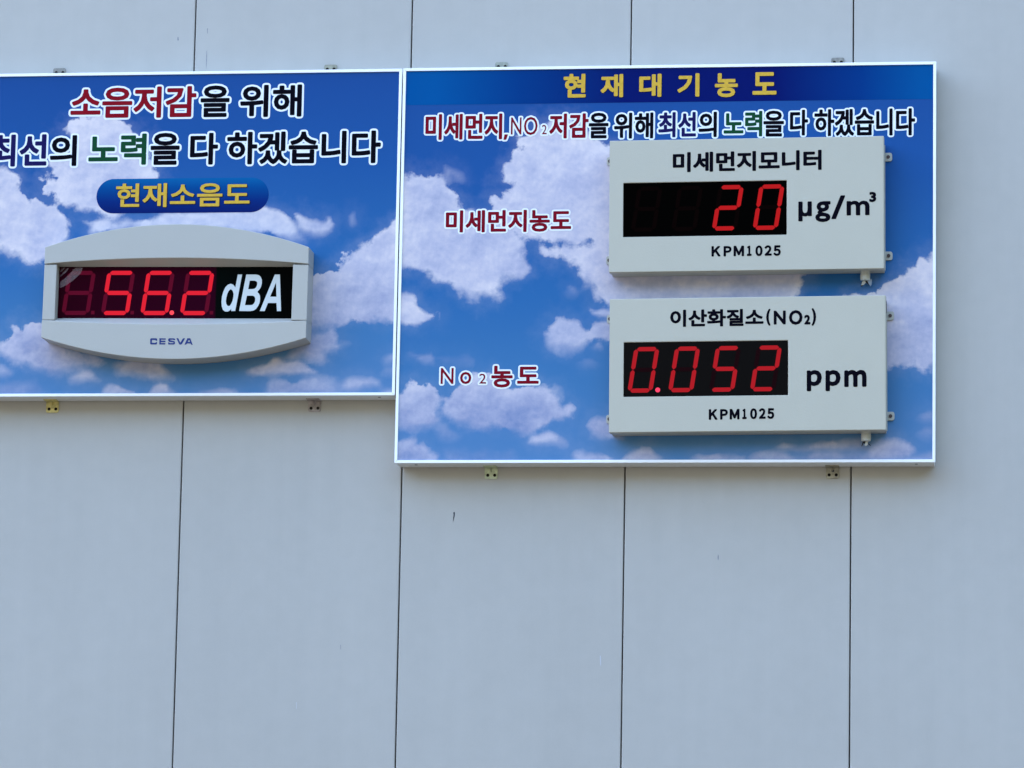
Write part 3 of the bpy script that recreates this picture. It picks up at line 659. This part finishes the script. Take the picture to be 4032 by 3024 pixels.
def monitor(label, px, text_items, digits, dx0, dz_px, scr_px, scr_mat, lit, off, dotk, lugs, gland, wires):
    """px: corner pixels TL, TR, BR, BL of the cover front"""
    TL, TR, BR, BL = [W(*p, MD) for p in px]
    c = (TL+TR+BR+BL)/4; phi = math.atan2((TR-TL+BR-BL).y, (TR-TL+BR-BL).x)
    root = empty('air_monitor', (c.x, -PRINT_Y, c.y), label, 'monitor box', 'cream monitor boxes on the right board', rot=-phi)
    hw = ((TR-TL).length+(BR-BL).length)/4; hh = ((TL-BL).length+(TR-BR).length)/4
    oy = root.location.y
    sp = [local(root, *p, MD) for p in scr_px]
    sx0 = (sp[0].x+sp[3].x)/2; sx1 = (sp[1].x+sp[2].x)/2; sz1 = (sp[0].y+sp[1].y)/2; sz0 = (sp[2].y+sp[3].y)/2
    fy = -MD-oy
    cover = ring_plate('cover', (-hw, hw, -hh, hh), (sx0, sx1, sz0, sz1), fy, fy+.024, mon_m, root, bev=.0022)
    box('body', -hw+.0025, hw-.0020, fy+.0242, -.0006, -hh+.002, hh-.004, mon_b, root, bev=.001)
    if dotk is not None: box('door_gap', hw-.0021, hw-.0002, fy+.0244, -.014, hh-.032, hh-.006, hole_m, root)
    box('flange', hw-.0019, hw+.0002, -.014, -.011, -hh+.006, hh-.010, mon_b, root, label='thin bright back flange')
    screen = box('screen', sx0+.0002, sx1-.0002, fy+.0016, fy+.008, sz0+.0002, sz1-.0002, scr_mat, root)
    # digits
    h = (sz1-sz0)*.838; zb = sz0+(sz1-sz0)*dz_px; wd = h*.545; pitch = (sx1-sx0)*.2487; t = h*.092
    for k, ch in enumerate(digits):
        d_ = None
        if dotk is not None and k == dotk: d_ = (wd+h*.118, h*.055, h*.053, True)
        digit('digit', screen, ch, sx0+dx0*(sx1-sx0)+k*pitch, zb, wd, h, t, .155, fy+.0012, lit, off, d_, dot_on)
    for it_ in text_items:
        V, F, MI = lettering(root, 'lettering', it_, MD, .0017, [(0, None, .0003, 0, 0)])
        link('lettering', mesh('lettering', V, F), black_i, root)
    # mounting lugs
    for sx, py in lugs:
        z = local(root, 2385 if sx < 0 else 3500, py, PRINT_Y+.002).y
        x_in = sx*(hw-.006); x_out = sx*(hw+(.0155 if sx > 0 else .0125)); r = .005; hz = .0098
        P = [(x_in, z-hz), (x_out-sx*r, z-hz)]+[(x_out-sx*r+sx*r*math.sin(math.radians(k*30)), z-hz+r-r*math.cos(math.radians(k*30))) for k in range(1, 4)]
        P += [(x_out-sx*r+sx*r*math.cos(math.radians(k*30)), z+hz-r+r*math.sin(math.radians(k*30))) for k in range(0, 4)]+[(x_in, z+hz)]
        if sx < 0: P.reverse()
        lug = prism('lug', P, -.0042, -.0008, mon_b, root, bev=.0005)
        disc('screw', sx*(hw+.0068 if sx > 0 else hw+.0055), z, .0040, -.0062, -.0043, rust_m, lug, 14)
    # cable gland and torn cable
    gx = local(root, gland[0], gland[1], PRINT_Y+.02).x; gy = -.020
    def lathe(name, prof, mt, par, n=18, hexa=False):
        V = []; F = []
        for r, z in prof:
            for k in range(n):
                an = k*math.tau/n; rr = r*(1/max(abs(math.cos((an % (math.pi/3))-math.pi/6)), .01)*.93 if hexa else 1)
                V.append((gx+rr*math.cos(an), gy+rr*math.sin(an), z))
        for i in range(len(prof)-1):
            for k in range(n):
                j = (k+1) % n; F.append((i*n+k, i*n+j, (i+1)*n+j, (i+1)*n+k))
        F.append(tuple(range(n-1, -1, -1))); F.append(tuple(range((len(prof)-1)*n, len(prof)*n)))
        o = link(name, mesh(name, V, F), mt, par); 
        return o
    zB = -hh+.002
    gl = lathe('cable_gland', [(.0108, zB), (.0108, zB-.0052), (.0098, zB-.0054)], gland_m, root)
    lathe('gland_nut', [(.0094, zB-.0054), (.0112, zB-.0060), (.0112, zB-.0150), (.0104, zB-.0195), (.0080, zB-.0202)], gland_m, gl, 24)
    for mt, quad in wires:
        V = [(gx+u*.00115, gy+q*.001, zB-.019-v*.00115) for u, v, q in quad]; n = len(V)
        V2 = [(a, b+.0009, c3) for a, b, c3 in V]
        F = [tuple(range(n)), tuple(range(2*n-1, n-1, -1))]+[(i, i+n, (i+1) % n+n, (i+1) % n) for i in range(n)]
        link('torn_cable', mesh('torn_cable', V+V2, F), mt, gl)
    return root
rust_m = mat('screw_rusty', (.07, .045, .04), rough=.6, spec=.3, noise=.35, nscale=500)
m1t = [[it(cc, c_, '미세먼지모니터', BLK, 528, 1416, 598, 718, 0, .0019)],
       [('µ', BLK, 3050+590/4.9156, 700+651/4.9156, 262/4.9156, 385/4.9156), ('g', BLK, 3050+935/4.9156, 700+655/4.9156, 295/4.9156, 405/4.9156),
        ('/', BLK, 3050+1232/4.9156, 700+570/4.9156, 268/4.9156, 458/4.9156), ('m', BLK, 3050+1615/4.9156, 700+585/4.9156, 445/4.9156, 285/4.9156),
        ('3', BLK, 3050+1900/4.9156, 700+371/4.9156, 136/4.9156, 198/4.9156)],
       kpm(lambda u, v: (2780+u/6.9125, 940+v/6.9125), 6.9125, [('Ｋ',147,397,200,485),('Ｐ',477,697,198,482),('Ｍ',750,1037,190,477),('１',1113,1242,188,470),('０',1343,1540,182,475),('２',1592,1790,178,463),('５',1835,2035,178,468)])]
W1 = [(wire_k, [(-2, 0, 1), (3, 0, 1), (9, 9, 3), (8, 10, 3), (0, 4, 2)]), (wire_w, [(4, 2, -1), (8, -2, -1), (13, -1, 0), (12, 8, 1), (10, 12, 1), (7, 8, 0)]), (mon_b, [(-6, 3, 0), (-1, 0, 0), (1, 5, 0), (-3, 9, 1), (-8, 10, 2)]), (wire_k, [(-8, 9, 2), (-3, 7, 2), (-5, 11, 2), (-9, 12, 3)])]
monitor('upper cream monitor box showing red 20 beside the printed µg/m³ unit',
        [(2400.3, 553.9), (3479.6, 534.5), (3483.2, 1057.3), (2396.8, 1073)], m1t, '  20', .045, .095,
        [cc(233, 790), cc(1208, 773), cc(1208, 1096), cc(233, 1111)], scr_m, led_k1, led_o1, None,
        [(1, 619), (1, 1008), (-1, 636), (-1, 1026)], (3407, 1090), W1)
m2t = [[it(ce, c_, '이산화질소', BLK, 513, 1070, 254, 357, 0, .0016), it(ce, c_, '(', BLK, 1086, 1112, 252, 352, 0, .0015), it(ce, c_, 'N', BLK, 1131, 1203, 262, 345, 0, .0015), it(ce, c_, 'O', BLK, 1222, 1303, 259, 347, 0, .0015),
        it(ce, c_, '2', BLK, 1313, 1350, 287, 345, 0, .0015), it(ce, c_, ')', BLK, 1357, 1384, 248, 352, 0, .0015)],
       [(ch, BLK, 3150+(a+b)/14.746, 1430+(c0+c1)/14.746, (b-a)/7.373, (c1-c0)/7.373, 0, .0026) for ch, a, b, c0, c1 in (('ｐ',195,633,200,815),('ｐ',740,1178,200,813),('ｍ',1283,1932,195,690))], kpm(lambda u, v: (2770+u/7.373, 1590+v/7.373), 7.373, [('Ｋ',153,408,155,465),('Ｐ',480,710,153,460),('Ｍ',760,1047,148,455),('１',1125,1254,143,445),('０',1353,1555,130,448),('２',1610,1805,127,437),('５',1853,2055,127,440)])]
W2 = [(wire_k, [(-6, 0, 0), (-1, 0, 0), (-2, 6, 0), (-5, 5, 1), (-8, 11, 2), (-9, 10, 2)]), (gland_m, [(-1, 0, 1), (4, 0, 1), (3, 8, 1), (-1, 10, 2), (-3, 8, 2)]), (wire_k, [(3, 5, 1), (5, 5, 1), (9, 9, 2), (8, 10, 2)])]
monitor('lower cream monitor box showing red 0.052 beside the printed ppm unit',
        [(2401, 1176.7), (3488.5, 1162), (3489.2, 1692), (2396.6, 1703.7)], m2t, '0052', .022, .075,
        [ce(237, 453), ce(1217, 439), ce(1215, 765), ce(234, 777)], scr2_m, led_k2, led_o2, 0,
        [(1, 1244), (1, 1639), (-1, 1257), (-1, 1651)], (3410, 1720), W2)

# ---------------------------------------------------------------- curved noise display on the left board
dis_m = mat('display_grey_plastic', (.415, .398, .345), rough=.45, spec=.35, noise=.015, nscale=12, bump=.25, bscale=450)
ND = PRINT_Y+.0685
p = [W(177.4, 973.9, ND), W(1216.8, 972.3, ND), W(1204.2, 1330.8, ND), W(161.7, 1327.8, ND)]
c = (p[0]+p[1]+p[2]+p[3])/4
ph = math.atan2((p[1]-p[0]+p[2]-p[3]).y, (p[1]-p[0]+p[2]-p[3]).x)
NZ = empty('noise_display', (c.x, -PRINT_Y, c.y), 'curved grey decibel display showing red 56.2 dBA on the left board', 'noise display', rot=-ph)
q = [local(NZ, 177.4, 973.9, ND), local(NZ, 1216.8, 972.3, ND), local(NZ, 1204.2, 1330.8, ND), local(NZ, 161.7, 1327.8, ND)]
NX = (q[1].x-q[0].x+q[2].x-q[3].x)/4; zT = (q[0].y+q[1].y)/2; zB = (q[2].y+q[3].y)/2
PXM = (zT-zB)/356.0                       # metres per photo pixel on this face
fy = -ND-NZ.location.y
hT, hB = 91*PXM, 84*PXM
zU0, zU1 = zT-66*PXM, zT-42*PXM           # lower edge of the top bow: ends, middle
zL0, zL1 = zB+68*PXM, zB+53*PXM           # upper edge of the bottom bow: ends, middle
n = 40; xs = [-NX+2*NX*i/n for i in range(n+1)]
def par(x): return 1-(x/NX)**2
ys = fy+.030; dY = ND-.030                 # depth of the screen plane
zSt = (local(NZ, 232.5, 1051, dY).y+local(NZ, 1153.5, 1051, dY).y)/2; zSb = (local(NZ, 1148, 1253.5, dY).y+local(NZ, 228, 1253.5, dY).y)/2
def bow(name, outer, inner, lip, top):
    """bow of the housing: front face between outer and inner curves, cove back to the screen line, outer wall back to the board"""
    V = []; F = []
    for x in xs:
        V += [(x, fy, outer(x)), (x, fy, inner(x)), (x, ys, lip(x)), (x, -.0005, lip(x)), (x, -.0005, outer(x))]
    for i in range(n):
        a, b = i*5, (i+1)*5
        for k in range(5):
            j = (k+1) % 5; f = (a+k, b+k, b+j, a+j) if not top else (a+k, a+j, b+j, b+k)
            F.append(f)
    F += [tuple(range(5)) if not top else tuple(range(4, -1, -1)), tuple(range(n*5+4, n*5-1, -1)) if not top else tuple(range(n*5, n*5+5))]
    me = mesh(name, V, F); bm = bmesh.new(); bm.from_mesh(me); bmesh.ops.recalc_face_normals(bm, faces=bm.faces); bm.to_mesh(me); bm.free()
    o = link(name, me, dis_m, NZ); bevel(o, .0012, 2); return o
bow('top_bow', lambda x: zT+hT*par(x), lambda x: zU0+(zU1-zU0)*par(x), lambda x: zSt+(.5*(zU0-zSt))*(1-min(1, (1-abs(x)/NX)*9)), True)
bow('bottom_bow', lambda x: zB-hB*par(x), lambda x: zL0+(zL1-zL0)*par(x), lambda x: zSb-(.5*(zSb-zL0))*(1-min(1, (1-abs(x)/NX)*9)), False)
sl = [local(NZ, 232.5, 1051, dY), local(NZ, 1153.5, 1051, ND-.004), local(NZ, 1148, 1253.5, ND-.004), local(NZ, 228, 1253.5, dY)]
sX0, sX1 = (sl[0].x+sl[3].x)/2, (sl[1].x+sl[2].x)/2
zc0, zc1 = zL0+.0012, zU0-.0012
box('side_cheek', -NX, sX0, fy+.0022, -.0006, zc0, zc1, dis_m, NZ, bev=.0012)
sX1w = (local(NZ, 1153.5, 1051, dY).x+local(NZ, 1148, 1253.5, dY).x)/2
box('side_cheek', sX1, NX, fy+.0022, -.0006, zc0, zc1, dis_m, NZ, bev=.0012)
sd_m = gradient_material('display_window', 'X', [(0, (.022, .0006, .0050)), (.665, (.024, .0010, .0075)), (.672, (.0014, .0030, .0026)), (1, (.0008, .0010, .0010))], NZ.location.x+sX0, NZ.location.x+sX1, rough=.1)
sd_m.node_tree.nodes['Principled BSDF'].inputs['Specular IOR Level'].default_value = .01
scr = box('screen', sX0+.0002, sX1-.0002, ys-.001, ys+.01, zSb+.0002, zSt-.0002, sd_m, NZ)
led_k3 = glow('led_crimson_lit', (.02, .003, .003), lin((224, 32, 52)), 1)
led_o3 = glow('led_off_maroon', (.03, .002, .008), lin((84, 8, 30)), .85)
dot3 = glow('led_dot_pink', (.02, .003, .003), (1, .07, .10), 1.2)
swd = sX1-sX0; shh = zSt-zSb
dh = shh*.862; dw = dh*.635; dt = dh*.094; dp = swd*.1678
for k, ch in enumerate(' 562'):
    digit('digit', scr, ch, sX0+swd*.016+k*dp, zSb+shh*.060, dw, dh, dt, .118, ys-.0014, led_k3, led_o3, (dw+dh*.080, dh*.055, dh*(.052 if ch == '6' else .058), ch == '6'), dot3)
# printed unit and maker's name
def small_text(items, bold, ink, d, name='lettering', par_=None):
    V, F, MI = lettering(NZ, name, items, d, bold, [(0, None, .0003, 0, 0)]); link(name, mesh(name, V, F), ink, par_ or NZ)
unit_i = mat('unit_white', (.56, .59, .56), rough=.4)
cesva_i = mat('maker_blue', A(10, 44, 128), rough=.4)
dS = -(ys-.0012+NZ.location.y)
def rr(u0, u1, v0, v1): return (u0+u1)/2/1.3825, 800+(v0+v1)/2/1.3825, (u1-u0)/1.3825, (v1-v0)/1.3825
small_text([(ch, BLK, 860+(a+b)/16.386, 1060+(c0+c1)/16.386, (b-a)/8.193, (c1-c0)/8.193, 0, 0) for ch, a, b, c0, c1 in (('d_', 110, 745, 172, 1365), ('B_', 690, 1392, 172, 1350), ('A_', 1355, 2042, 172, 1350))], 0, unit_i, dS, par_=scr)
small_text([(ch, BLK, 580+(a+b)/22.12, 1310+(242+c1)/22.12, (b-a)/11.06, (c1-242)/11.06, 0, .0002) for ch, a, b, c1 in (('C_',122,432,515),('E_',520,805,515),('S_',905,1213,515),('V_',1265,1640,520),('A2',1625,1985,535))], .0002, cesva_i, ND)
# pale translucent stripes in the upper left corner of the window
stripe_m = mat('pale_translucent', (.16, .10, .115), rough=.25, spec=.4)
fb = stripe_m.node_tree.nodes['Principled BSDF']; fb.inputs['Alpha'].default_value = .55
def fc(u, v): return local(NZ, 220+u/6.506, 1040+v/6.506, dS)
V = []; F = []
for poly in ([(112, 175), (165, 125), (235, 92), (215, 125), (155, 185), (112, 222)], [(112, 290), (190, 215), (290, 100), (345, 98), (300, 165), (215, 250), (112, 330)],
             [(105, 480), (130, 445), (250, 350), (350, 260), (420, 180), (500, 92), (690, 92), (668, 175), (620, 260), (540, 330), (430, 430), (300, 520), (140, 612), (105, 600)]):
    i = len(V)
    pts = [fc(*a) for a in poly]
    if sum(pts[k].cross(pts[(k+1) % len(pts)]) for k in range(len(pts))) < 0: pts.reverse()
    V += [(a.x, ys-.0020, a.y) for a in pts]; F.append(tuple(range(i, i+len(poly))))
link('pale_stripe', mesh('pale_stripe', V, F), stripe_m, scr)
